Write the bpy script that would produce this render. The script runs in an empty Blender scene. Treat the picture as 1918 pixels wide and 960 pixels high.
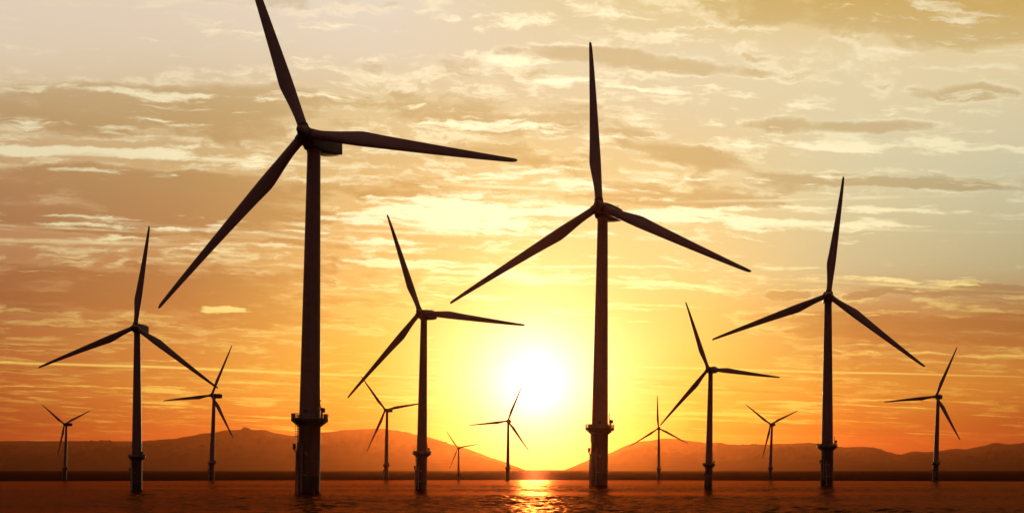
import bpy, bmesh, math, random
import numpy as np
from mathutils import Vector, Matrix

random.seed(7); rng = np.random.default_rng(11)
S = bpy.context.scene
C = S.collection
R = math.radians

# ------------------------------------------------------------------ camera
FPX, CX, HY, CAMH = 1918*35/36, 959.0, 879.0, 5.0
cam = bpy.data.cameras.new('camera'); cam_o = bpy.data.objects.new('camera', cam); C.objects.link(cam_o)
cam.lens = 35; cam.sensor_width = 36; cam.shift_y = 399/1918
cam.clip_start = 0.5; cam.clip_end = 60000
cam_o.location = (0, 0, CAMH); cam_o.rotation_euler = (R(90), 0, 0)
S.camera = cam_o

# ------------------------------------------------------------------ light
SUN_AZ, SUN_EL = 1.3, 4.9
sd = Vector((math.sin(R(SUN_AZ))*math.cos(R(SUN_EL)), math.cos(R(SUN_AZ))*math.cos(R(SUN_EL)), math.sin(R(SUN_EL))))
sun = bpy.data.lights.new('sun', 'SUN'); sun.energy = 2.8; sun.angle = R(0.5); sun.color = (1.0, 0.62, 0.25)
sun_o = bpy.data.objects.new('sun', sun); C.objects.link(sun_o)
sun_o.rotation_euler = (-sd).to_track_quat('-Z', 'Y').to_euler()
sun_o.location = sd*200
VS = S.view_settings
VS.view_transform = 'Standard'; VS.look = 'None'; VS.gamma = 1; VS.exposure = 0; VS.use_curve_mapping = False
S.cycles.volume_bounces = 0
S.cycles.max_bounces = 6
S.cycles.use_denoising = True
S.cycles.sample_clamp_indirect = 4
S.cycles.sample_clamp_direct = 8


def lin(c):
    return tuple(((v/255)/12.92 if v/255 <= 0.04045 else ((v/255+0.055)/1.055)**2.4) for v in c)


def ang(px, py):
    dx = px-CX
    return math.degrees(math.atan(dx/FPX)), math.degrees(math.atan((HY-py)/math.hypot(FPX, dx)))


class G:
    """small helper for node graphs"""
    def __init__(s, nt):
        s.nt = nt; s.n = nt.nodes; s.l = nt.links

    def put(s, sock, v):
        if v is None: return
        if isinstance(v, bpy.types.NodeSocket): s.l.new(v, sock)
        else:
            if isinstance(v, tuple) and len(v) == 3 and sock.type == 'RGBA': v = (*v, 1)
            sock.default_value = v

    def m(s, op, a, b=None, c=None, clamp=False):
        n = s.n.new('ShaderNodeMath'); n.operation = op; n.use_clamp = clamp
        s.put(n.inputs[0], a)
        if b is not None: s.put(n.inputs[1], b)
        if c is not None: s.put(n.inputs[2], c)
        return n.outputs[0]

    def vm(s, op, a, b=None, scale=None):
        n = s.n.new('ShaderNodeVectorMath'); n.operation = op
        s.put(n.inputs[0], a)
        if b is not None: s.put(n.inputs[1], b)
        if scale is not None: s.put(n.inputs['Scale'], scale)
        return n.outputs['Value'] if op in ('LENGTH', 'DOT_PRODUCT', 'DISTANCE') else n.outputs['Vector']

    def rng(s, v, a, b, c=0., d=1., kind='LINEAR'):
        n = s.n.new('ShaderNodeMapRange'); n.interpolation_type = kind
        s.put(n.inputs['Value'], v); s.put(n.inputs['From Min'], a); s.put(n.inputs['From Max'], b)
        s.put(n.inputs['To Min'], c); s.put(n.inputs['To Max'], d)
        return n.outputs['Result']

    def mix(s, f, a, b, kind='MIX', clamp=False):
        n = s.n.new('ShaderNodeMix'); n.data_type = 'RGBA'; n.blend_type = kind; n.clamp_factor = True
        s.put(n.inputs['Factor'], f); s.put(n.inputs[6], a); s.put(n.inputs[7], b)
        return n.outputs[2]

    def comb(s, x, y, z):
        n = s.n.new('ShaderNodeCombineXYZ')
        for i, v in enumerate((x, y, z)): s.put(n.inputs[i], v)
        return n.outputs[0]

    def sep(s, v):
        n = s.n.new('ShaderNodeSeparateXYZ'); s.put(n.inputs[0], v); return n.outputs

    def noise(s, vec, scale=1., detail=5., rough=.55, dist=0., col=False):
        n = s.n.new('ShaderNodeTexNoise'); s.put(n.inputs['Vector'], vec)
        n.inputs['Scale'].default_value = scale; n.inputs['Detail'].default_value = detail
        n.inputs['Roughness'].default_value = rough; n.inputs['Distortion'].default_value = dist
        return n.outputs['Color' if col else 'Fac']

    def ramp(s, f, stops, kind='LINEAR'):
        n = s.n.new('ShaderNodeValToRGB'); r = n.color_ramp; r.interpolation = kind
        s.put(n.inputs[0], f)
        stops = sorted(stops, key=lambda t: t[0])
        while len(r.elements) > 1: r.elements.remove(r.elements[-1])
        r.elements[0].position = stops[0][0]; r.elements[0].color = (*stops[0][1], 1)
        for p, c in stops[1:]:
            e = r.elements.new(p); e.color = (*c, 1)
        return n.outputs[0]


# ------------------------------------------------------------------ sky
W = bpy.data.worlds.new('World'); S.world = W; W.use_nodes = True
W.node_tree.nodes.clear()
g = G(W.node_tree)
dirv = g.vm('NORMALIZE', g.n.new('ShaderNodeTexCoord').outputs['Generated'])
dx, dy, dz = g.sep(dirv)
az = g.m('MULTIPLY', g.m('ARCTAN2', dx, dy), 57.29578)
el = g.m('MULTIPLY', g.m('ARCSINE', dz), 57.29578)
elp = g.m('MAXIMUM', el, 0.0)

ROWS = (879, 830, 790, 720, 650, 580, 500, 400, 300, 200, 100, 0)
COLS = {
    0:    [(140,46,20),(150,56,26),(158,70,32),(178,92,42),(176,102,52),(168,106,62),(176,120,78),(188,142,100),(200,162,116),(208,180,138),(226,208,180),(231,212,190)],
    350:  [(178,64,22),(190,78,30),(200,106,40),(214,136,54),(206,134,62),(204,140,74),(196,142,84),(202,160,108),(206,174,122),(212,186,140),(226,208,180),(234,216,192)],
    700:  [(216,92,22),(218,112,30),(224,140,42),(234,180,62),(236,188,76),(241,198,100),(234,190,108),(228,190,116),(222,190,130),(224,200,148),(233,216,188),(236,222,202)],
    1000: [(250,225,50),(252,235,70),(254,238,96),(255,246,150),(255,244,145),(250,226,125),(247,222,135),(242,215,142),(232,206,142),(232,210,162),(236,216,178),(236,216,172)],
    1300: [(222,110,30),(230,146,38),(232,170,52),(238,192,74),(244,204,98),(242,206,112),(240,212,138),(238,212,148),(232,208,150),(232,214,172),(236,218,178),(232,206,142)],
    1600: [(200,78,26),(200,86,30),(206,112,38),(214,142,54),(206,138,66),(200,146,84),(204,190,144),(214,204,158),(220,210,170),(228,214,174),(234,216,172),(228,197,124)],
    1918: [(128,42,18),(156,56,24),(168,80,32),(196,122,46),(184,118,58),(170,118,68),(186,174,132),(197,191,154),(208,203,170),(222,208,168),(232,212,165),(224,192,118)],
}
fac = g.m('DIVIDE', elp, 45.0, clamp=True)
col = None; prev = None
for px, cs in COLS.items():
    st = []
    for py, c in zip(ROWS, cs):
        a, e = ang(px, py); st.append((e/45, lin(c)))
    last = lin(cs[-1])
    st.append((30/45, tuple(v*.8 for v in last))); st.append((1.0, tuple(v*.45 for v in last)))
    r = g.ramp(fac, st)
    a = ang(px, 500)[0]
    col = r if col is None else g.mix(g.rng(az, prev, a), col, r)
    prev = a
base = col

# stretched coordinates: cloud layers get thinner towards the horizon
# height over the cloud deck: streaks that lie across the view stay straight and level
els = g.m('MULTIPLY', g.m('ARCTANGENT', g.m('DIVIDE', g.m('MAXIMUM', dz, 0.0), g.m('MAXIMUM', dy, 0.25))), 57.29578)
elt = g.m('ADD', els, g.m('MULTIPLY', az, 0.04))


def layer(e):
    return g.m('MULTIPLY', g.m('LOGARITHM', g.m('ADD', g.m('DIVIDE', g.m('MAXIMUM', e, -2.0), 5.0), 1.0), math.e), 9.0)


P0 = g.comb(az, layer(elt), 0.0)
warp = g.vm('SUBTRACT', g.noise(g.vm('MULTIPLY', P0, (0.16, 0.5, 1)), 1, 3, .5, col=True), (.5, .5, .5))
wfine = g.vm('SUBTRACT', g.noise(g.vm('MULTIPLY', P0, (0.9, 1.6, 1)), 1, 4, .6, col=True), (.5, .5, .5))
P = g.vm('ADD', P0, g.vm('ADD', g.vm('MULTIPLY', warp, (4, .35, 0)), g.vm('MULTIPLY', wfine, (.8, .16, 0))))
n_body = g.noise(g.vm('ADD', g.vm('MULTIPLY', P, (0.05, 0.75, 1)), (3.1, 7.7, 0)), 1, 7, .52)
n_lump = g.noise(g.vm('ADD', g.vm('MULTIPLY', P, (0.24, 1.5, 1)), (13.1, 2.7, 4)), 1, 6, .6)
n_puff = g.noise(g.vm('ADD', g.vm('MULTIPLY', P, (0.40, 2.4, 1)), (3.1, 12.7, 6)), 1, 6, .6)
n_strk = g.noise(g.vm('ADD', g.vm('MULTIPLY', P, (0.09, 2.7, 1)), (1.4, 5.7, 9)), 1, 6, .56)
n_fine = g.noise(g.vm('ADD', g.vm('MULTIPLY', P, (0.26, 5.2, 1)), (4.4, 1.7, 2)), 1, 6, .62)
# real directions, edges broken by the same warps
el_w = g.vm('ADD', g.comb(az, els, 0.0), g.vm('ADD', g.vm('MULTIPLY', warp, (4, .45, 0)), g.vm('MULTIPLY', wfine, (2.4, .28, 0))))


def blobs(lst, vec=el_w, soft='SMOOTHERSTEP'):
    tot = None
    for (cx, cy, rx, ry, tilt, s) in lst:
        a = ang(cx, cy)[0]; e = math.degrees(math.atan((HY-cy)/FPX))
        n = g.n.new('ShaderNodeMapping'); n.vector_type = 'TEXTURE'
        if tot is None: g.put(n.inputs['Vector'], vec)
        else:                       # evaluated one after the other: keeps the shader small in memory
            k = g.n.new('ShaderNodeVectorMath'); k.operation = 'MULTIPLY_ADD'
            g.put(k.inputs[0], tot); k.inputs[1].default_value = (1e-7, 1e-7, 0); g.put(k.inputs[2], vec)
            g.put(n.inputs['Vector'], k.outputs[0])
        n.inputs['Location'].default_value = (a, e, 0)
        n.inputs['Rotation'].default_value = (0, 0, -math.atan(tilt))
        n.inputs['Scale'].default_value = (rx/32., ry/32., 1)
        w = g.rng(g.vm('LENGTH', n.outputs[0]), 1.0, 0.1, 0., s, soft)
        tot = w if tot is None else g.m('ADD', tot, w)
    return tot


body_b = blobs([
    (250, 205, 620, 85, .02, .20), (120, 385, 560, 100, .02, .26), (480, 380, 380, 70, .05, .16),
    (860, 195, 360, 55, .1, .16), (880, 290, 330, 42, .08, .15), (700, 350, 300, 40, .05, .12),
    (1230, 118, 260, 24, .1, .22), (1060, 98, 200, 20, .05, .14), (1700, 30, 620, 75, .04, .28),
    (1820, 172, 120, 26, 0, .3), (1480, 232, 150, 26, .02, .28), (1690, 238, 190, 20, 0, .26),
    (1290, 292, 220, 28, .1, .22), (1330, 378, 420, 18, .03, .2), (1660, 343, 280, 12, .07, .28),
    (1480, 553, 60, 17, 0, .36), (1612, 553, 48, 12, -.15, .36), (1870, 540, 110, 16, .08, .32), (1700, 545, 120, 9, .05, .2),
    (1700, 620, 560, 52, .02, .16), (150, 540, 560, 90, .02, .18), (560, 470, 300, 26, .03, .12),
    (500, 840, 560, 26, .0, .16), (700, 830, 300, 30, 0, .14), (1500, 800, 360, 24, .03, .12),
    # clear sky
    (230, 60, 760, 80, .03, -.30), (760, 70, 300, 45, .02, -.24), (1720, 455, 440, 105, .02, -.42), (1370, 165, 220, 34, .05, -.22),
    (1870, 285, 300, 60, .05, -.3), (1000, 640, 420, 110, 0, -.3), (1130, 480, 200, 50, 0, -.15), (1250, 650, 250, 80, 0, -.2),
    (220, 285, 520, 20, .04, -.30), (300, 455, 520, 15, .05, -.22),
])
hi_b = blobs([
    (860, 400, 330, 70, .06, .42), (790, 490, 240, 36, .05, .36), (1320, 405, 640, 34, .03, .42), (560, 440, 460, 15, .07, .42),
    (200, 288, 470, 17, .05, .46), (120, 250, 260, 26, .03, .30), (1080, 522, 420, 20, .03, .42), (900, 560, 220, 16, .08, .36),
    (280, 178, 300, 30, .05, .24), (1020, 335, 280, 36, .05, .30), (1600, 522, 380, 14, .05, .38), (1620, 395, 360, 12, .04, .3),
    (1250, 165, 380, 20, .08, .32), (1150, 40, 560, 34, .05, .26), (980, 115, 360, 16, .05, .3), (1560, 270, 420, 22, .03, .28),
    (1760, 425, 300, 9, .05, .3), (1260, 230, 260, 22, .05, .26), (880, 225, 260, 22, .1, .28), (1800, 205, 200, 20, 0, .25),
    (330, 745, 460, 30, .03, .30), (1380, 765, 360, 40, .04, .34), (830, 745, 240, 26, .0, .34), (600, 790, 260, 18, 0, .2), (560,800,160,30,.1,.2),
    (1200, 575, 260, 12, .02, .3), (1150, 720, 260, 22, .0, .28), (1750, 660, 300, 20, .03, .22), (180, 425, 340, 9, .05, .42), (400, 577, 84, 16, 0, 1.05),
    (1040, 583, 40, 10, 0, .5), (350, 38, 520, 22, .03, .16), (1900, 105, 300, 40, 0, .15),
    (130, 555, 620, 85, .02, -.42), (400, 635, 460, 34, .03, -.42), (1680, 615, 520, 38, .02, -.34), (180, 365, 620, 46, .03, -.40), (560, 350, 300, 30, .05, -.25),
    (1300, 660, 320, 60, 0, -.25), (1700, 480, 400, 34, 0, -.22), (870, 405, 260, 46, .04, .22), (1150, 400, 240, 14, .02, .25),
])
trail = blobs([(240, 292, 620, 7, .045, .85), (110, 452, 300, 7, .03, .6), (470, 437, 380, 6, .085, .9), (820, 437, 300, 5, .03, .8), (1130, 400, 330, 6, .02, .8), (1560, 372, 420, 5, -.02, .5), (1740, 432, 300, 4, .03, .6), (1640, 532, 420, 5, .06, .7), (1060, 500, 300, 4, .0, .7), (980, 352, 260, 5, .05, .6), (60, 425, 300, 3.5, .05, .9), (1180, 532, 330, 4, .015, 1.)],
              vec=g.vm('ADD', g.comb(az, els, 0.0), g.vm('MULTIPLY', warp, (2, .22, 0))))

contrail = blobs([(310, 688, 760, 3.6, .04, 1.3), (1480, 694, 620, 3.2, .03, .9)],
                 vec=g.vm('ADD', g.comb(az, els, 0.0), g.vm('MULTIPLY', warp, (2, .12, 0))))
D = g.m('ADD', g.m('ADD', g.m('MULTIPLY', g.m('SUBTRACT', n_body, .5), .8), g.m('MULTIPLY', g.m('SUBTRACT', n_lump, .5), .42)),
        g.m('ADD', g.m('MULTIPLY', g.m('SUBTRACT', n_strk, .5), .35), body_b))
D = g.m('ADD', D, g.m('MULTIPLY', g.m('SUBTRACT', n_puff, .5), .5))
body = g.rng(D, 0.01, 0.21, 0, 1, 'SMOOTHSTEP')
rim = g.m('MULTIPLY', g.rng(D, -0.05, 0.05, 0, 1, 'SMOOTHSTEP'), g.m('SUBTRACT', 1.0, g.rng(D, 0.04, 0.13, 0, 1, 'SMOOTHSTEP')))
rim = g.m('MULTIPLY', rim, g.rng(g.m('ADD', n_puff, n_fine), .92, 1.12, .12, 1, 'SMOOTHSTEP'))
H = g.m('ADD', g.m('ADD', g.m('MULTIPLY', g.m('SUBTRACT', n_strk, .5), 1.15), g.m('MULTIPLY', g.m('SUBTRACT', n_fine, .5), 1.5)),
        g.m('ADD', g.m('MULTIPLY', g.m('SUBTRACT', n_puff, .5), .8), g.m('MULTIPLY', hi_b, .74)))
hi = g.rng(H, 0.12, 0.42, 0, 1, 'SMOOTHSTEP')
hi = g.m('MAXIMUM', hi, g.m('MULTIPLY', rim, g.rng(elp, 3, 10, .35, .62)))
hi = g.m('MAXIMUM', hi, g.m('MULTIPLY', trail, g.rng(g.m('ADD', n_strk, n_puff), .8, 1.12, .12, 1, 'SMOOTHSTEP')))

hi = g.m('MAXIMUM', hi, g.m('MINIMUM', contrail, 1.0))
hl_col = g.ramp(fac, [(0, lin((240,150,50))), (2.5/45, lin((250,192,72))), (5.5/45, lin((254,214,104))), (9/45, lin((255,232,140))),
                      (13/45, lin((255,246,196))), (17/45, lin((255,246,202))), (22/45, lin((255,240,200))), (30/45, lin((235,215,175)))])
side = g.rng(g.m('ABSOLUTE', g.m('SUBTRACT', az, 2.0)), 4, 26, 1.30, .88)
hl_col = g.vm('SCALE', hl_col, scale=side)
body_col = g.mix(1.0, base, g.ramp(fac, [(0, (.84,.78,.72)), (8/45, (.84,.75,.66)), (14/45, (.73,.64,.54)), (22/45, (.82,.75,.60)), (1, (.8,.75,.7))]), 'MULTIPLY')
fade_low = g.rng(elp, 0.8, 3.0, 0.15, 1.0, 'SMOOTHSTEP')
# patches seen through the thin cloud keep the tone of the air
c = g.mix(g.m('MULTIPLY', body, g.m('MULTIPLY', fade_low, .85)), base, body_col)
c = g.mix(g.m('MULTIPLY', hi, g.m('MULTIPLY', fade_low, .85)), c, hl_col)

# glow of the air round the sun
dot = g.vm('DOT_PRODUCT', dirv, tuple(sd))
rho = g.m('MULTIPLY', g.m('ARCCOSINE', g.m('MINIMUM', dot, 1.0)), 57.29578)


def gauss(width, amp, colr):
    q = g.m('DIVIDE', rho, width)
    e = g.m('EXPONENT', g.m('MULTIPLY', g.m('MULTIPLY', q, q), -1.0))
    return g.vm('SCALE', colr, scale=g.m('MULTIPLY', e, amp))


c = g.vm('ADD', c, g.vm('SCALE', (1, .97, .84), scale=g.m('MULTIPLY', g.m('EXPONENT', g.m('DIVIDE', rho, -1.5)), 1.9)))
c = g.vm('ADD', c, gauss(3.5, .42, (1, .93, .66)))
c = g.vm('ADD', c, gauss(5.4, .34, (1, .82, .38)))
# unseen sky shaped for the turbine light: dim overhead, pinkish high behind the camera
c = g.vm('SCALE', c, scale=g.rng(elp, 29, 60, 1, .30, 'SMOOTHSTEP'))
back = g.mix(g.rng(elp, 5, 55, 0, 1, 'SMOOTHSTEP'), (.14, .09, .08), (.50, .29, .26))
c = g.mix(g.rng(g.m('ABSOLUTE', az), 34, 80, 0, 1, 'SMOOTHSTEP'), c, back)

sky = g.n.new('ShaderNodeTexSky'); sky.sky_type = 'NISHITA'; sky.sun_disc = False
sky.sun_elevation = R(SUN_EL); sky.sun_rotation = R(SUN_AZ); sky.dust_density = 4.0; sky.air_density = 1.5
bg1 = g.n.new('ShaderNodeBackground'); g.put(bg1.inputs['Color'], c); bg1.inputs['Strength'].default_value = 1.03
bg2 = g.n.new('ShaderNodeBackground'); g.put(bg2.inputs['Color'], sky.outputs[0]); bg2.inputs['Strength'].default_value = 0.06
# mix factor dims the Nishita sky to a faint share beside the painted sky
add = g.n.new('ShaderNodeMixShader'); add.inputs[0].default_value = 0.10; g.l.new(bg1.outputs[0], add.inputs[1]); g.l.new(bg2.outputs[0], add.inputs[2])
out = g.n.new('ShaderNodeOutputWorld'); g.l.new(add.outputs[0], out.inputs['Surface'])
W.cycles.sampling_method = 'MANUAL'; W.cycles.sample_map_resolution = 512


# ------------------------------------------------------------------ materials
def new_mat(name):
    m = bpy.data.materials.new(name); m.use_nodes = True
    gg = G(m.node_tree); b = gg.n['Principled BSDF']
    return m, gg, b


def paint(name, c1, c2, rough=.6, spec=.25, streak=True, scale=1.0):
    m, gg, b = new_mat(name)
    oc = gg.n.new('ShaderNodeTexCoord').outputs['Object']
    n1 = gg.noise(gg.vm('MULTIPLY', oc, (1.6*scale, 1.6*scale, .12*scale)), 1, 6, .6)
    n2 = gg.noise(oc, .7*scale, 5, .6)
    f = gg.rng(gg.m('ADD', gg.m('MULTIPLY', n1, .6 if streak else .2), gg.m('MULTIPLY', n2, .4)), .3, .7 if streak else .6)
    gg.put(b.inputs['Base Color'], gg.mix(f, c1, c2))
    gg.put(b.inputs['Roughness'], gg.rng(n2, .3, .7, rough-.1, rough+.12))
    b.inputs['Specular IOR Level'].default_value = spec
    return m


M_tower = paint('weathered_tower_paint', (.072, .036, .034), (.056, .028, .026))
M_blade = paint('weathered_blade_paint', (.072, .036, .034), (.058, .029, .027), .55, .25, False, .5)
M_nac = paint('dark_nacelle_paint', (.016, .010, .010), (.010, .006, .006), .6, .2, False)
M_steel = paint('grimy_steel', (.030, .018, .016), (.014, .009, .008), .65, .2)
M_rail = paint('galvanised_rail', (.080, .050, .045), (.040, .026, .022), .5, .3)

m, gg, b = new_mat('stained_foundation_steel'); M_pile = m
oc = gg.n.new('ShaderNodeTexCoord').outputs['Object']
z = gg.sep(oc)[2]
st = gg.noise(gg.vm('MULTIPLY', oc, (1.1, 1.1, .14)), 1, 7, .62)
bl = gg.noise(oc, .9, 6, .65)
c0 = gg.mix(gg.rng(st, .42, .62), (.026, .014, .013), (.020, .008, .006))
c0 = gg.mix(gg.rng(bl, .52, .66), c0, (.022, .012, .010))
zz = gg.m('ADD', z, gg.m('MULTIPLY', gg.m('SUBTRACT', st, .5), 1.6))
c0 = gg.mix(gg.rng(zz, 3.3, 3.9, 1, 0), c0, (.004, .004, .004))
gg.put(b.inputs['Base Color'], c0); b.inputs['Roughness'].default_value = .7; b.inputs['Specular IOR Level'].default_value = .2

# water
m, gg, b = new_mat('sea_water'); M_water = m
geo = gg.n.new('ShaderNodeNewGeometry').outputs['Position']
wx, wy, wz = gg.sep(geo)
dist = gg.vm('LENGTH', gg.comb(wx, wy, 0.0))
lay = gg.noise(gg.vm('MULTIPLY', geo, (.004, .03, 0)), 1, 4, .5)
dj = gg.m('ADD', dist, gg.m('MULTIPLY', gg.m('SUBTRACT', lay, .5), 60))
far_ = gg.rng(dj, 455, 500, 0, 1, 'SMOOTHSTEP')          # beyond the calm strip: rougher water, its reflection darkened by colour
gg.n.remove(b)
dif = gg.n.new('ShaderNodeBsdfDiffuse'); dif.inputs['Color'].default_value = (.010, .0035, .002, 1)
glo = gg.n.new('ShaderNodeBsdfGlossy'); glo.distribution = 'GGX'      # silty brown water: the mirrored sky is tinted, and dimmed far out, by colour
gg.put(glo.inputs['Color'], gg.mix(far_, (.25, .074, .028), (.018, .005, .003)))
gg.put(glo.inputs['Roughness'], gg.m('ADD', gg.rng(dist, 240, 340, .17, .19), gg.m('MULTIPLY', far_, .2)))
fr = gg.n.new('ShaderNodeFresnel'); fr.inputs['IOR'].default_value = 1.33
mx = gg.n.new('ShaderNodeMixShader'); gg.l.new(fr.outputs[0], mx.inputs[0]); gg.l.new(dif.outputs[0], mx.inputs[1]); gg.l.new(glo.outputs[0], mx.inputs[2])
gg.l.new(mx.outputs[0], gg.n['Material Output'].inputs['Surface'])
nb = gg.noise(gg.vm('MULTIPLY', geo, (1.3, 2.6, 1)), 1, 5, .6)
nb2 = gg.noise(gg.vm('MULTIPLY', geo, (.35, 1.0, 1)), 1, 4, .6)
bump = gg.n.new('ShaderNodeBump'); bump.inputs['Distance'].default_value = 1.0
gg.put(bump.inputs['Strength'], gg.rng(dist, 250, 430, .5, .15))
gg.put(bump.inputs['Height'], gg.m('ADD', gg.m('MULTIPLY', nb, .05), gg.m('MULTIPLY', nb2, .11)))
for nn in (dif, glo, fr): gg.l.new(bump.outputs[0], nn.inputs['Normal'])

m, gg, b = new_mat('hill_slopes'); M_hill = m
geo = gg.n.new('ShaderNodeNewGeometry').outputs['Position']
f1 = gg.noise(geo, .0015, 6, .6)
gg.put(b.inputs['Base Color'], gg.mix(gg.rng(f1, .35, .65), (.030, .016, .008), (.018, .010, .006)))
b.inputs['Roughness'].default_value = 1.0; b.inputs['Specular IOR Level'].default_value = 0.0

m = bpy.data.materials.new('air_haze'); m.use_nodes = True; m.node_tree.nodes.clear(); M_haze = m
gg = G(m.node_tree)
pv = gg.n.new('ShaderNodeVolumePrincipled'); o_ = gg.n.new('ShaderNodeOutputMaterial')
pv.inputs['Color'].default_value = (1, .31, .095, 1)
pv.inputs['Density'].default_value = 1.2e-5
pv.inputs['Anisotropy'].default_value = 0.86
gg.l.new(pv.outputs[0], o_.inputs['Volume'])


# ------------------------------------------------------------------ mesh helpers
def link(name, me, mat, parent=None):
    o = bpy.data.objects.new(name, me); C.objects.link(o)
    if mat and not me.materials: me.materials.append(mat)
    if parent: o.parent = parent
    return o


def grid_mesh(name, X, Y, Z):
    r, k = X.shape
    co = np.stack([X, Y, Z], -1).reshape(-1, 3)
    i = np.arange(r*k).reshape(r, k)
    q = np.stack([i[:-1, :-1], i[:-1, 1:], i[1:, 1:], i[1:, :-1]], -1).reshape(-1, 4)
    return co, q


def mesh_from(name, co, q, smooth=True):
    me = bpy.data.meshes.new(name)
    me.vertices.add(len(co)); me.vertices.foreach_set('co', co.astype(np.float32).ravel())
    me.loops.add(q.size); me.loops.foreach_set('vertex_index', q.astype(np.int32).ravel())
    me.polygons.add(len(q)); me.polygons.foreach_set('loop_start', np.arange(0, q.size, 4, dtype=np.int32))
    me.polygons.foreach_set('use_smooth', np.full(len(q), smooth))
    me.update(calc_edges=True); me.validate()
    return me


# ------------------------------------------------------------------ water: one sheet, waves modelled near the camera
ys = [70.0]
while ys[-1] < 520: ys.append(ys[-1] + 0.22 + (ys[-1]-70)*0.0011)
while ys[-1] < 21000: ys.append(ys[-1]*1.05)
ys = np.array(ys); ts = np.linspace(-.72, .72, 720)
Yg, Tg = np.meshgrid(ys, ts, indexing='ij'); Xg = Yg*Tg
Zg = np.zeros_like(Xg)
for i in range(70):
    lam = 0.9*(9.0/0.9)**rng.random()
    th = rng.normal(0, .85) + (math.pi/2 - .25)
    kx, ky = 2*np.pi/lam*math.cos(th), 2*np.pi/lam*math.sin(th)
    amp = 0.0030*lam**.85
    ph = kx*Xg+ky*Yg+rng.random()*6.28
    fade = np.clip((lam-Yg*.0011)/(.6), 0, 1)
    Zg += amp*fade*(np.sin(ph)+.25*np.sin(2*ph+.6))
gust = np.sin(Xg*.021+Yg*.045+1)+np.sin(Xg*.013-Yg*.08+2.2)+np.sin(Yg*.11+Xg*.006)
env = (1+.30*gust)*np.interp(Yg, [110, 210], [1.5, 1.0])*np.clip((430-Yg)/170, .12, 1)*np.clip((700-Yg)/150, 0, 1)
edge = np.clip((.72-np.abs(Tg))/.05, 0, 1)*np.clip((Yg-70)/8, 0, 1)
Zg *= env*edge
co, q = grid_mesh('water', Xg, Yg, Zg)
# flat surround: left, right and behind, joined to the same mesh
n0 = len(co); L = .72
sur = [(-16600, -2600, 0), (16600, -2600, 0), (16600, 21800, 0), (-16600, 21800, 0)]
far_y = ys[-1]
x0, y0 = L*70, 70.0
ex = np.array([(-16600, -2600, 0), (16600, -2600, 0), (x0, y0, 0), (-x0, y0, 0), (16600, far_y, 0), (-16600, far_y, 0), (L*far_y, far_y, 0), (-L*far_y, far_y, 0)], float)
co = np.vstack([co, ex])
q = np.vstack([q, [[n0, n0+1, n0+2, n0+3], [n0+1, n0+4, n0+6, n0+2], [n0, n0+3, n0+7, n0+5]]])
water = link('water', mesh_from('water', co, q), M_water); water['kind'] = 'structure'

# ------------------------------------------------------------------ hills
prof = [(-2600, 826), (-1500, 815), (-900, 832), (-400, 820), (-100, 825), (0, 825), (150, 825), (272, 825.5), (300, 822), (330, 820.5), (355, 817), (375, 811),
        (400, 809), (430, 805), (460, 803), (490, 805), (520, 811), (548, 815), (580, 811), (610, 808), (650, 805), (700, 801), (735, 805), (770, 811),
        (810, 820), (850, 832), (890, 845), (930, 859), (965, 872), (1000, 886), (1040, 886), (1080, 870), (1110, 858), (1150, 844), (1180, 831), (1205, 825), (1245, 820.5), (1285, 823),
        (1320, 829), (1350, 828.5), (1390, 833), (1420, 832), (1450, 830), (1490, 831), (1515, 827), (1535, 831), (1560, 837), (1590, 836), (1622, 836), (1650, 841),
        (1675, 849), (1686, 851), (1705, 846), (1740, 845), (1780, 841), (1810, 840), (1840, 834), (1868, 829), (1890, 831), (1918, 828), (2100, 815), (2500, 832),
        (3200, 820), (4400, 838)]
pxs = np.linspace(-2400, 4300, 1500)
py = np.interp(pxs, [p[0] for p in prof], [p[1] for p in prof])
jag = sum(a_*np.sin(pxs*f_+p_) for a_, f_, p_ in ((.7, .083, 1), (.5, .17, 2.3), (.35, .31, .4), (.25, .53, 1.9), (.18, .97, 3)))
py = py + jag*np.clip((879-py)/30, 0, 1)*np.where(pxs < 275, .25, 1)
kk = np.ones(3)/3; py = np.convolve(np.pad(py, 1, 'edge'), kk, 'valid')
tt = np.concatenate([np.linspace(0, 1, 40), np.linspace(1.03, 1.5, 10)])
Yh = 6500 + 8000*tt
HX = np.zeros((len(tt), len(pxs))); HYy = HX.copy(); HZ = HX.copy()
zc = CAMH + (HY-py)/FPX*14500
for i, t in enumerate(tt):
    gfun = (.55*t**.75+.45*t**1.5) if t <= 1 else max(0, 1-((t-1)/.5)**1.5*1.02)
    und = 1 + (.13*np.sin(pxs*.021+t*5)+.10*np.sin(pxs*.047-t*9)+.07*np.sin(pxs*.11+t*14+np.sin(pxs*.03)*2)+.05*np.sin(pxs*.23-t*19)+.03*np.sin(pxs*.47+t*31))*math.sin(math.pi*min(t, 1))
    HX[i] = (pxs-CX)/FPX*Yh[i]; HYy[i] = Yh[i]; HZ[i] = np.maximum(np.maximum(zc, -20)*gfun*und, -6) + (t-.01)*1.0 - .5
HZ[0] = -2.5; HZ[-1] = -7
co, q = grid_mesh('hills', HX, HYy, HZ)
hills = link('hills', mesh_from('hills', co, q), M_hill); hills['kind'] = 'structure'

# ------------------------------------------------------------------ haze
bm = bmesh.new(); bmesh.ops.create_cube(bm, size=1)
for vv in bm.verts: vv.co = Vector((vv.co.x*36000, 10000+vv.co.y*25500, (vv.co.z+.5)*720-14))
me = bpy.data.meshes.new('haze'); bm.to_mesh(me); bm.free()
haze = link('haze', me, M_haze); haze['kind'] = 'stuff'


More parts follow.
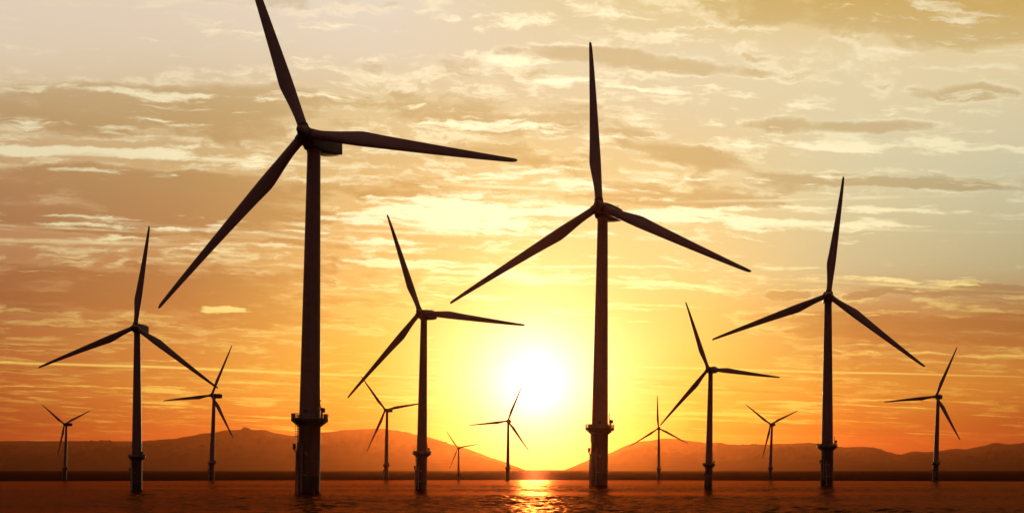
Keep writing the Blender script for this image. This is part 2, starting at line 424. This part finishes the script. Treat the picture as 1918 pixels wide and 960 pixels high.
# ------------------------------------------------------------------ turbine parts (metres, full size machine; hub 80 m above the water)
class B:
    def __init__(s): s.bm = bmesh.new()

    def lathe(s, prof, seg=40, mtx=None, caps=True):
        rings = []
        for (r, z) in prof:
            rings.append([s.bm.verts.new(((r*math.cos(2*math.pi*k/seg)), (r*math.sin(2*math.pi*k/seg)), z)) for k in range(seg)])
        vs = [v for rr in rings for v in rr]
        for a, b_ in zip(rings, rings[1:]):
            for k in range(seg): s.bm.faces.new((a[k], a[(k+1) % seg], b_[(k+1) % seg], b_[k]))
        if caps:
            s.bm.faces.new(rings[0][::-1]); s.bm.faces.new(rings[-1])
        if mtx is not None: bmesh.ops.transform(s.bm, matrix=mtx, verts=vs)
        return s

    def box(s, c, d, mtx=None, bev=0):
        r = bmesh.ops.create_cube(s.bm, size=1)
        vs = r['verts']
        for v_ in vs: v_.co = Vector((v_.co.x*d[0], v_.co.y*d[1], v_.co.z*d[2]))
        if mtx is not None: bmesh.ops.transform(s.bm, matrix=mtx, verts=vs)
        for v_ in vs: v_.co += Vector(c)
        if bev:
            es = list({e for v_ in vs for e in v_.link_edges})
            bmesh.ops.bevel(s.bm, geom=es, offset=bev, segments=3, affect='EDGES', profile=.6)
        return s

    def tube(s, a, b_, r, seg=8):
        a, b_ = Vector(a), Vector(b_); d = b_-a
        mt = Matrix.Translation(a) @ d.to_track_quat('Z', 'Y').to_matrix().to_4x4()
        return s.lathe([(r, 0), (r, d.length)], seg, mt)

    def path(s, pts, r, seg=8):
        for a, b_ in zip(pts, pts[1:]): s.tube(a, b_, r, seg)
        return s

    def done(s, name, mat, smooth=True, angle=35):
        bmesh.ops.recalc_face_normals(s.bm, faces=s.bm.faces)
        me = bpy.data.meshes.new(name); s.bm.to_mesh(me); s.bm.free()
        if smooth:
            me.polygons.foreach_set('use_smooth', [True]*len(me.polygons))
            me.set_sharp_from_angle(angle=R(angle))
        me.materials.append(mat)
        return me


def cyl_pt(r, a, z):   # a in degrees, 0 = right of the picture, -90 = towards the camera
    return (r*math.cos(R(a)), r*math.sin(R(a)), z)


ME = {}
ME['monopile'] = B().lathe([(2.5, -8), (2.5, 6.9), (2.56, 6.95), (2.56, 7.15), (2.5, 7.2), (2.5, 15.0), (2.72, 15.05), (3.5, 16.0), (3.5, 16.1)], 56).done('monopile', M_pile)
# platform
b_ = B().lathe([(3.4, 16.1), (4.2, 16.12), (4.2, 16.55), (2.3, 16.56)], 56)
for k in range(16):
    a = 22.5*k+8
    b_.tube(cyl_pt(2.5, a, 14.9), cyl_pt(4.1, a, 16.15), .09, 6)
ME['platform'] = b_.done('platform', M_steel)
b_ = B()
for k in range(36):
    b_.tube(cyl_pt(4.14, 10*k, 16.5), cyl_pt(4.14, 10*k, 17.75), .045 if k % 2 else .07, 6)
for zz_ in (16.95, 17.35, 17.75):
    b_.path([cyl_pt(4.14, 10*k, zz_) for k in range(37)], .05, 6)
b_.lathe([(4.16, 16.5), (4.19, 16.5), (4.19, 16.78), (4.16, 16.78)], 48, caps=False)
for k in (21, 22, 26, 27, 29, 33, 34, 13, 4):      # closed panels seen between some posts
    p0, p1 = cyl_pt(4.14, 10*k, 0), cyl_pt(4.14, 10*(k+1), 0)
    mid = ((p0[0]+p1[0])/2, (p0[1]+p1[1])/2, 17.15)
    b_.box(mid, (.03, .70, 1.05), Matrix.Rotation(R(10*k+5), 4, 'Z'))
ME['railing'] = b_.done('railing', M_rail)
# crane on the right of the tower
b_ = B().lathe([(.28, 16.5), (.24, 19.2)], 12, Matrix.Translation((2.95, -1.2, 0)))
b_.box((3.25, -1.2, 18.6), (.95, .8, 1.0), bev=.06)
b_.path([(2.75, -1.2, 19.1), (2.5, -1.35, 20.0), (2.55, -1.5, 20.6), (2.85, -1.6, 20.9)], .11)
b_.path([(2.0, -2.2, 16.6), (2.35, -1.9, 17.6), (2.75, -1.2, 19.1)], .09)
b_.box((2.0, -2.6, 16.95), (1.0, .7, .75), bev=.05)
ME['crane'] = b_.done('crane', M_steel)
# tower with flange rings
pf = []
for i in range(25):
    t = i/24; zt = 16.56+t*(77.4-16.56); pf.append((2.38+(1.50-2.38)*t, zt))
    if i in (7, 15): pf += [(pf[-1][0]+.035, zt+.01), (pf[-1][0]+.035, zt+.16), (pf[-1][0]-.003, zt+.17)]
pf += [(1.62, 77.45), (1.62, 77.9)]
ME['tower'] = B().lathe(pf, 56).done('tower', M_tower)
b_ = B()                                                    # arched door on the camera side
pts = [(-.5, 16.6), (.5, 16.6)] + [(.5*math.cos(R(t)), 18.3+.45*math.sin(R(t))) for t in range(0, 181, 20)]
f_ = [b_.bm.verts.new((x-.35, -2.46, z_)) for x, z_ in pts]
k_ = [b_.bm.verts.new((x-.35, -2.20, z_)) for x, z_ in pts]
b_.bm.faces.new(f_); b_.bm.faces.new(k_[::-1])
for i in range(len(pts)): b_.bm.faces.new((f_[i], f_[(i+1) % len(pts)], k_[(i+1) % len(pts)], k_[i]))
ME['door'] = b_.done('door', M_steel, False)
ME['handrail'] = B().path([(-2.0, -1.8, 20.1), (-.95, -2.36, 20.1), (-.95, -2.42, 18.95), (.9, -2.42, 18.95)], .05, 6).done('handrail', M_rail)
# ladder with cage, upper left
b_ = B()
for dxx in (-.28, .28):
    b_.tube((-2.05+dxx, -1.75, 1.5), (-2.05+dxx, -1.75, 16.4), .06, 6)
for k in range(48): b_.tube((-2.33, -1.75, 1.8+k*.3), (-1.77, -1.75, 1.8+k*.3), .03, 5)
for k in range(6):
    zc_ = 12.6+k*.55
    b_.path([(-2.4, -1.6, zc_), (-2.85, -1.9, zc_), (-2.75, -2.4, zc_), (-2.2, -2.55, zc_), (-1.8, -2.2, zc_), (-1.75, -1.75, zc_)], .06, 5)
for p_ in ((-2.85, -1.9), (-2.75, -2.4), (-2.2, -2.55)): b_.tube((*p_, 12.5), (*p_, 15.6), .05, 5)
ME['ladder'] = b_.done('ladder', M_rail)
# boat landing fender tubes and resting platform
b_ = B()
for (xx, yy, z0_, z1_, rr) in ((-2.78, -.6, -2.5, 9.4, .20), (-2.2, -2.2, 3.0, 11.3, .16), (-1.15, -2.75, -2.5, 11.0, .22), (-1.55, -2.75, 5.5, 9.7, .10)):
    b_.tube((xx, yy, z0_), (xx, yy, z1_), rr, 12)
for zz_ in (3.8, 8.9):
    b_.tube((-1.15, -2.75, zz_), (.3, -2.3, zz_), .14, 8)
    b_.tube((-2.78, -.6, zz_), (-2.2, -.9, zz_), .12, 8).tube((-2.2, -2.2, zz_), (-1.15, -2.75, zz_), .09, 8)
b_.box((-.1, -2.55, 8.6), (.5, .5, .9), Matrix.Rotation(R(20), 4, 'Z'))
ME['boat_landing'] = b_.done('boat_landing', M_rail)
b_ = B().box((-2.75, -.9, 9.65), (1.3, 1.9, .18))
for xx in (-3.35, -2.9): b_.tube((xx, -1.8, 9.7), (xx, -1.8, 10.9), .06, 6)
for yy in (-1.8, -1.2, -.6, 0): b_.tube((-3.35, yy, 9.7), (-3.35, yy, 10.9), .06, 6)
for zz_ in (10.3, 10.9): b_.path([(-2.2, -1.8, zz_), (-3.35, -1.8, zz_), (-3.35, 0, zz_)], .055, 6)
b_.tube((-3.3, -.9, 9.6), (-2.5, -.9, 8.5), .12, 6).box((-3.0, -1.4, 10.3), (.5, .5, 1.0), bev=.04)
ME['access_platform'] = b_.done('access_platform', M_steel)

# nacelle, local forward = -Y, origin on the rotor axis above the tower
sec = [(-2.55, 1.15, -1.15, 1.1), (-2.3, 1.55, -1.5, 1.5), (-1.2, 1.9, -2.05, 2.2), (2.0, 1.95, -2.15, 2.4), (6.0, 1.9, -1.85, 2.4), (8.9, 1.75, -1.25, 2.3), (9.2, 1.5, -1.0, 2.05)]
b_ = B(); rings = []
for (yy, hw, zb, zt) in sec:
    rr = .45 if hw > 1.6 else .35; ring = []
    for (cx_, cz_, a0) in ((hw-rr, zt-rr, 0), (-hw+rr, zt-rr, 90), (-hw+rr, zb+rr, 180), (hw-rr, zb+rr, 270)):
        for k in range(5):
            a = R(a0+22.5*k); ring.append(b_.bm.verts.new((cx_+rr*math.cos(a), yy, cz_+rr*math.sin(a))))
    rings.append(ring)
for a, c_ in zip(rings, rings[1:]):
    for k in range(len(a)): b_.bm.faces.new((a[k], a[(k+1) % len(a)], c_[(k+1) % len(a)], c_[k]))
b_.bm.faces.new(rings[0]); b_.bm.faces.new(rings[-1][::-1])
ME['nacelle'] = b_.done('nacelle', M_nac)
b_ = B().box((0, 6.0, 2.5), (1.6, 2.4, .4), bev=.08)
ME['roof_hatch'] = b_.done('roof_hatch', M_nac)
b_ = B().tube((.7, 8.2, 2.2), (.7, 8.2, 3.5), .06, 6).tube((-.7, 8.2, 2.2), (-.7, 8.2, 3.5), .06, 6).tube((-.95, 8.2, 3.3), (.95, 8.2, 3.3), .05, 6)
ME['wind_vane'] = b_.done('wind_vane', M_rail)
# rotor hub: local -Y forward, origin where the blade axes meet
fwd = Matrix.Rotation(R(90), 4, 'X')
b_ = B().lathe([(1.25, -1.75), (1.55, -1.5), (1.72, -.9), (1.75, 0), (1.65, .7), (1.35, 1.35), (1.0, 1.75)], 32, fwd)
for k in range(3): pass
ME['rotor_hub'] = b_.done('rotor_hub', M_tower)
ME['nose_cone'] = B().lathe([(1.02, 1.6), (1.0, 2.1), (.95, 2.45), (.82, 2.8), (.6, 3.08), (.32, 3.25), (.02, 3.3)], 28, fwd).done('nose_cone', M_tower)
# blade: +Z along the span, +X trailing edge, +Y towards the wind
ST = [(.022, 1.10, 1.10, 2.2, 1), (.05, 1.10, 1.10, 2.2, 1), (.09, 1.12, 1.16, 2.1, .85), (.13, 1.15, 1.35, 1.85, .6), (.17, 1.20, 1.62, 1.55, .35), (.21, 1.26, 1.92, 1.3, .15),
      (.25, 1.30, 2.20, 1.12, .05), (.272, 1.31, 2.28, 1.05, 0), (.30, 1.30, 2.20, .98, 0), (.36, 1.26, 1.95, .86, 0), (.45, 1.20, 1.66, .70, 0), (.55, 1.12, 1.37, .55, 0), (.65, 1.04, 1.10, .43, 0),
      (.75, .94, .86, .33, 0), (.85, .82, .62, .24, 0), (.92, .70, .47, .18, 0), (.965, .60, .38, .14, 0), (.985, .50, .33, .11, 0), (.995, .36, .26, .07, 0), (1.0, .16, .14, .04, 0)]
b_ = B(); NS = 28; rings = []
for (rr, le, te, th_, circ) in ST:
    ring = []; z_ = rr*49; ch = le+te; tw = R(13*(1-min(1, rr/.7))**1.3)*(1-circ)
    for k in range(NS):
        a = 2*math.pi*k/NS
        xc = (1-math.cos(a))/2                   # 0 leading .. 1 trailing
        ht = 5*.2*(.2969*math.sqrt(xc)-.126*xc-.3516*xc**2+.2843*xc**3-.1015*xc**4)/.2*.5*2
        ya = (1 if a < math.pi else -1)*ht*th_*.5/.5*1.0
        xa = -le+ch*xc
        xo = -1.1*math.cos(a)*(ch/2.2)+(te-le)/2; yo = 1.1*math.sin(a)*(th_/2.2)
        x_ = xa*(1-circ)+xo*circ; y_ = ya*(1-circ)+yo*circ
        ring.append(b_.bm.verts.new((x_*math.cos(tw)+y_*math.sin(tw), -x_*math.sin(tw)+y_*math.cos(tw)+.0*z_, z_)))
    rings.append(ring)
for a, c_ in zip(rings, rings[1:]):
    for k in range(NS): b_.bm.faces.new((a[k], a[(k+1) % NS], c_[(k+1) % NS], c_[k]))
b_.bm.faces.new(rings[0][::-1]); b_.bm.faces.new(rings[-1])
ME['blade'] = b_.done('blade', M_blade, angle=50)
ME['root_collar'] = B().lathe([(1.12, .9), (1.3, 1.2), (1.3, 1.62), (1.2, 1.68), (1.2, 1.8), (1.27, 1.86), (1.27, 2.1), (1.12, 2.16)], 32).done('root_collar', M_steel)

# ------------------------------------------------------------------ the fourteen turbines
# x, y (m), lean, size, yaw, rotor tilt, blade angles, blade length factors, nacelle yaw, label
TURB = [
 (-46.46,227.4, 0.899, 0.9978, 15.5,5.7, (-10.98,228.46,113.0),(1.035,1.064,1.047), 24, 'biggest dark wind turbine left of the sun, one blade cut off by the top edge'),
 (28.10,321.5, 0.797, 1.1025, 19.4,6.8, (-26.55,210.84,95.72),(0.992,1.068,1.044), 34, 'second biggest dark wind turbine just right of the glaring sun, one blade pointing up'),
 (-92.50,245.4, 0.196, 0.4969, -8,2.1, (-36.57,205.03,83.26),(1.010,1.007,1.036), 5, 'dark wind turbine at far left whose lower right blade tip touches a smaller turbine'),
 (-22.97,252.0, 0.901, 0.5513, 19.3,7.1, (-8.43,229.31,113.22),(1.046,1.057,1.059), 25, 'mid-sized dark wind turbine between the biggest turbine and the sun, one blade pointing level right'),
 (101.72,321.5, 0.339, 0.7571, 16.0,2.9, (-39.38,200.02,83.44),(1.003,1.045,1.036), 13, 'third biggest dark wind turbine, standing alone in the right quarter before small dark cloudlets'),
 (49.73,252.0, 1.061, 0.3769, 33.6,5.3, (-8.46,229.10,112.10),(1.016,1.025,1.039), 31, 'dark wind turbine whose lower left blade tip ends at the hub of a small turbine'),
 (-148.16,490.7, 1.909, 0.5159, 17.7,5.7, (-55.06,186.39,70.34),(1.008,1.100,1.050), 28, 'grey distant wind turbine whose upper blade is crossed by a nearer dark blade tip'),
 (-220.53,490.7, 1.985, 0.3402, 14.6,5.4, (26.88,262.41,146.40),(0.949,0.966,1.029), 28, 'small grey distant wind turbine nearest the left edge, blades in a Y shape'),
 (-65.56,518.0, 0.939, 0.4474, 21.4,5.9, (9.34,246.97,131.41),(1.045,1.082,1.096), 27, 'grey distant wind turbine whose right blade passes behind the tower of a dark turbine'),
 (-26.32,490.7, 0.000, 0.1959, 24.1,6.0, (9.18,248.58,129.38),(1.146,1.152,1.125), 27, 'tiniest wind turbine of all, standing on the horizon left of the sun'),
 (-2.05,478.1, 0.543, 0.3522, 9.2,5.3, (-53.42,186.61,69.31),(1.020,1.104,1.070), 14, 'small distant wind turbine directly before the sun glare, its upper blade against the white sun'),
 (76.39,518.0, 0.000, 0.3304, 17.3,5.7, (-27.89,212.52,93.06),(1.084,1.103,1.062), 15, 'small distant wind turbine with one upright blade, its hub touched by a nearer blade tip'),
 (130.54,504.0, 2.279, 0.3475, 42.0,3.6, (25.96,259.59,145.35),(0.921,1.039,1.070), 36, 'small grey distant wind turbine with Y-shaped blades before the right hand hills'),
 (193.41,454.8, 1.878, 0.4778, 48.3,2.2, (-58.85,184.26,69.00),(0.989,1.070,1.009), 37, 'grey distant wind turbine nearest the right edge, beyond the notch in the hills'),
]


def rotor_basis(yaw, tau):
    p, t = R(yaw), R(tau)
    Rv = Vector((math.cos(p), -math.sin(p), 0)); F = Vector((-math.sin(p)*math.cos(t), -math.cos(p)*math.cos(t), math.sin(t)))
    return Rv, F, F.cross(Rv)


def basis(X, Y, Z, loc):
    mt = Matrix((X, Y, Z)).transposed().to_4x4(); mt.translation = loc; return mt


def make_turbine(rec, first=None):
    x, y, lean, s, yaw, tau, th, Lf, nyaw, label = rec
    if first is None:
        root = bpy.data.objects.new('offshore_wind_turbine', None)
        root.empty_display_size = 4
        C.objects.link(root)
        def part(n, p=root): return link(n, ME[n], None, p)
    else:
        root = first['root'].copy(); C.objects.link(root)
        def part(n, p=root):
            o = first[n].copy(); C.objects.link(o); o.parent = p; return o
    reg = {'root': root}
    root.location = (x, y, 0); root.rotation_euler = (0, R(lean), 0); root.scale = (s, s, s)
    root['label'] = label; root['category'] = 'wind turbine'; root['group'] = 'offshore wind turbines at sunset'
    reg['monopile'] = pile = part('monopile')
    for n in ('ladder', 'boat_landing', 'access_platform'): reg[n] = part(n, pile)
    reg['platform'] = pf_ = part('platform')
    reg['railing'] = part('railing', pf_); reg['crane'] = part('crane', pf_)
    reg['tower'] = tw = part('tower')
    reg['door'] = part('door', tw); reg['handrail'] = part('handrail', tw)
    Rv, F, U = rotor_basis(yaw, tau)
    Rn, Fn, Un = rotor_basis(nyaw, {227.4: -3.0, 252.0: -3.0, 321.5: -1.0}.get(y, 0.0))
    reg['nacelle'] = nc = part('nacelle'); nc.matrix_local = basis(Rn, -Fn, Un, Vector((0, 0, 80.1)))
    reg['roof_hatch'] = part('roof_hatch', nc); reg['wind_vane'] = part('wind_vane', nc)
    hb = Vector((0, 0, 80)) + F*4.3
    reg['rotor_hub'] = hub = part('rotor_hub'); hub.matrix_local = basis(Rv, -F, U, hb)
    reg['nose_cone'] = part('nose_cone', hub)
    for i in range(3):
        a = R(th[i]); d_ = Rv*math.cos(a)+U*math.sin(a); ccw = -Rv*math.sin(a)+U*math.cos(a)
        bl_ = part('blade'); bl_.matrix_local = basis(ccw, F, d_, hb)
        bl_.scale = (1, 1, Lf[i])
        rc = part('root_collar', bl_)
        if i == 0: reg['blade'] = bl_; reg['root_collar'] = rc
    return reg


first = make_turbine(TURB[0])
for rec in TURB[1:]: make_turbine(rec, first)
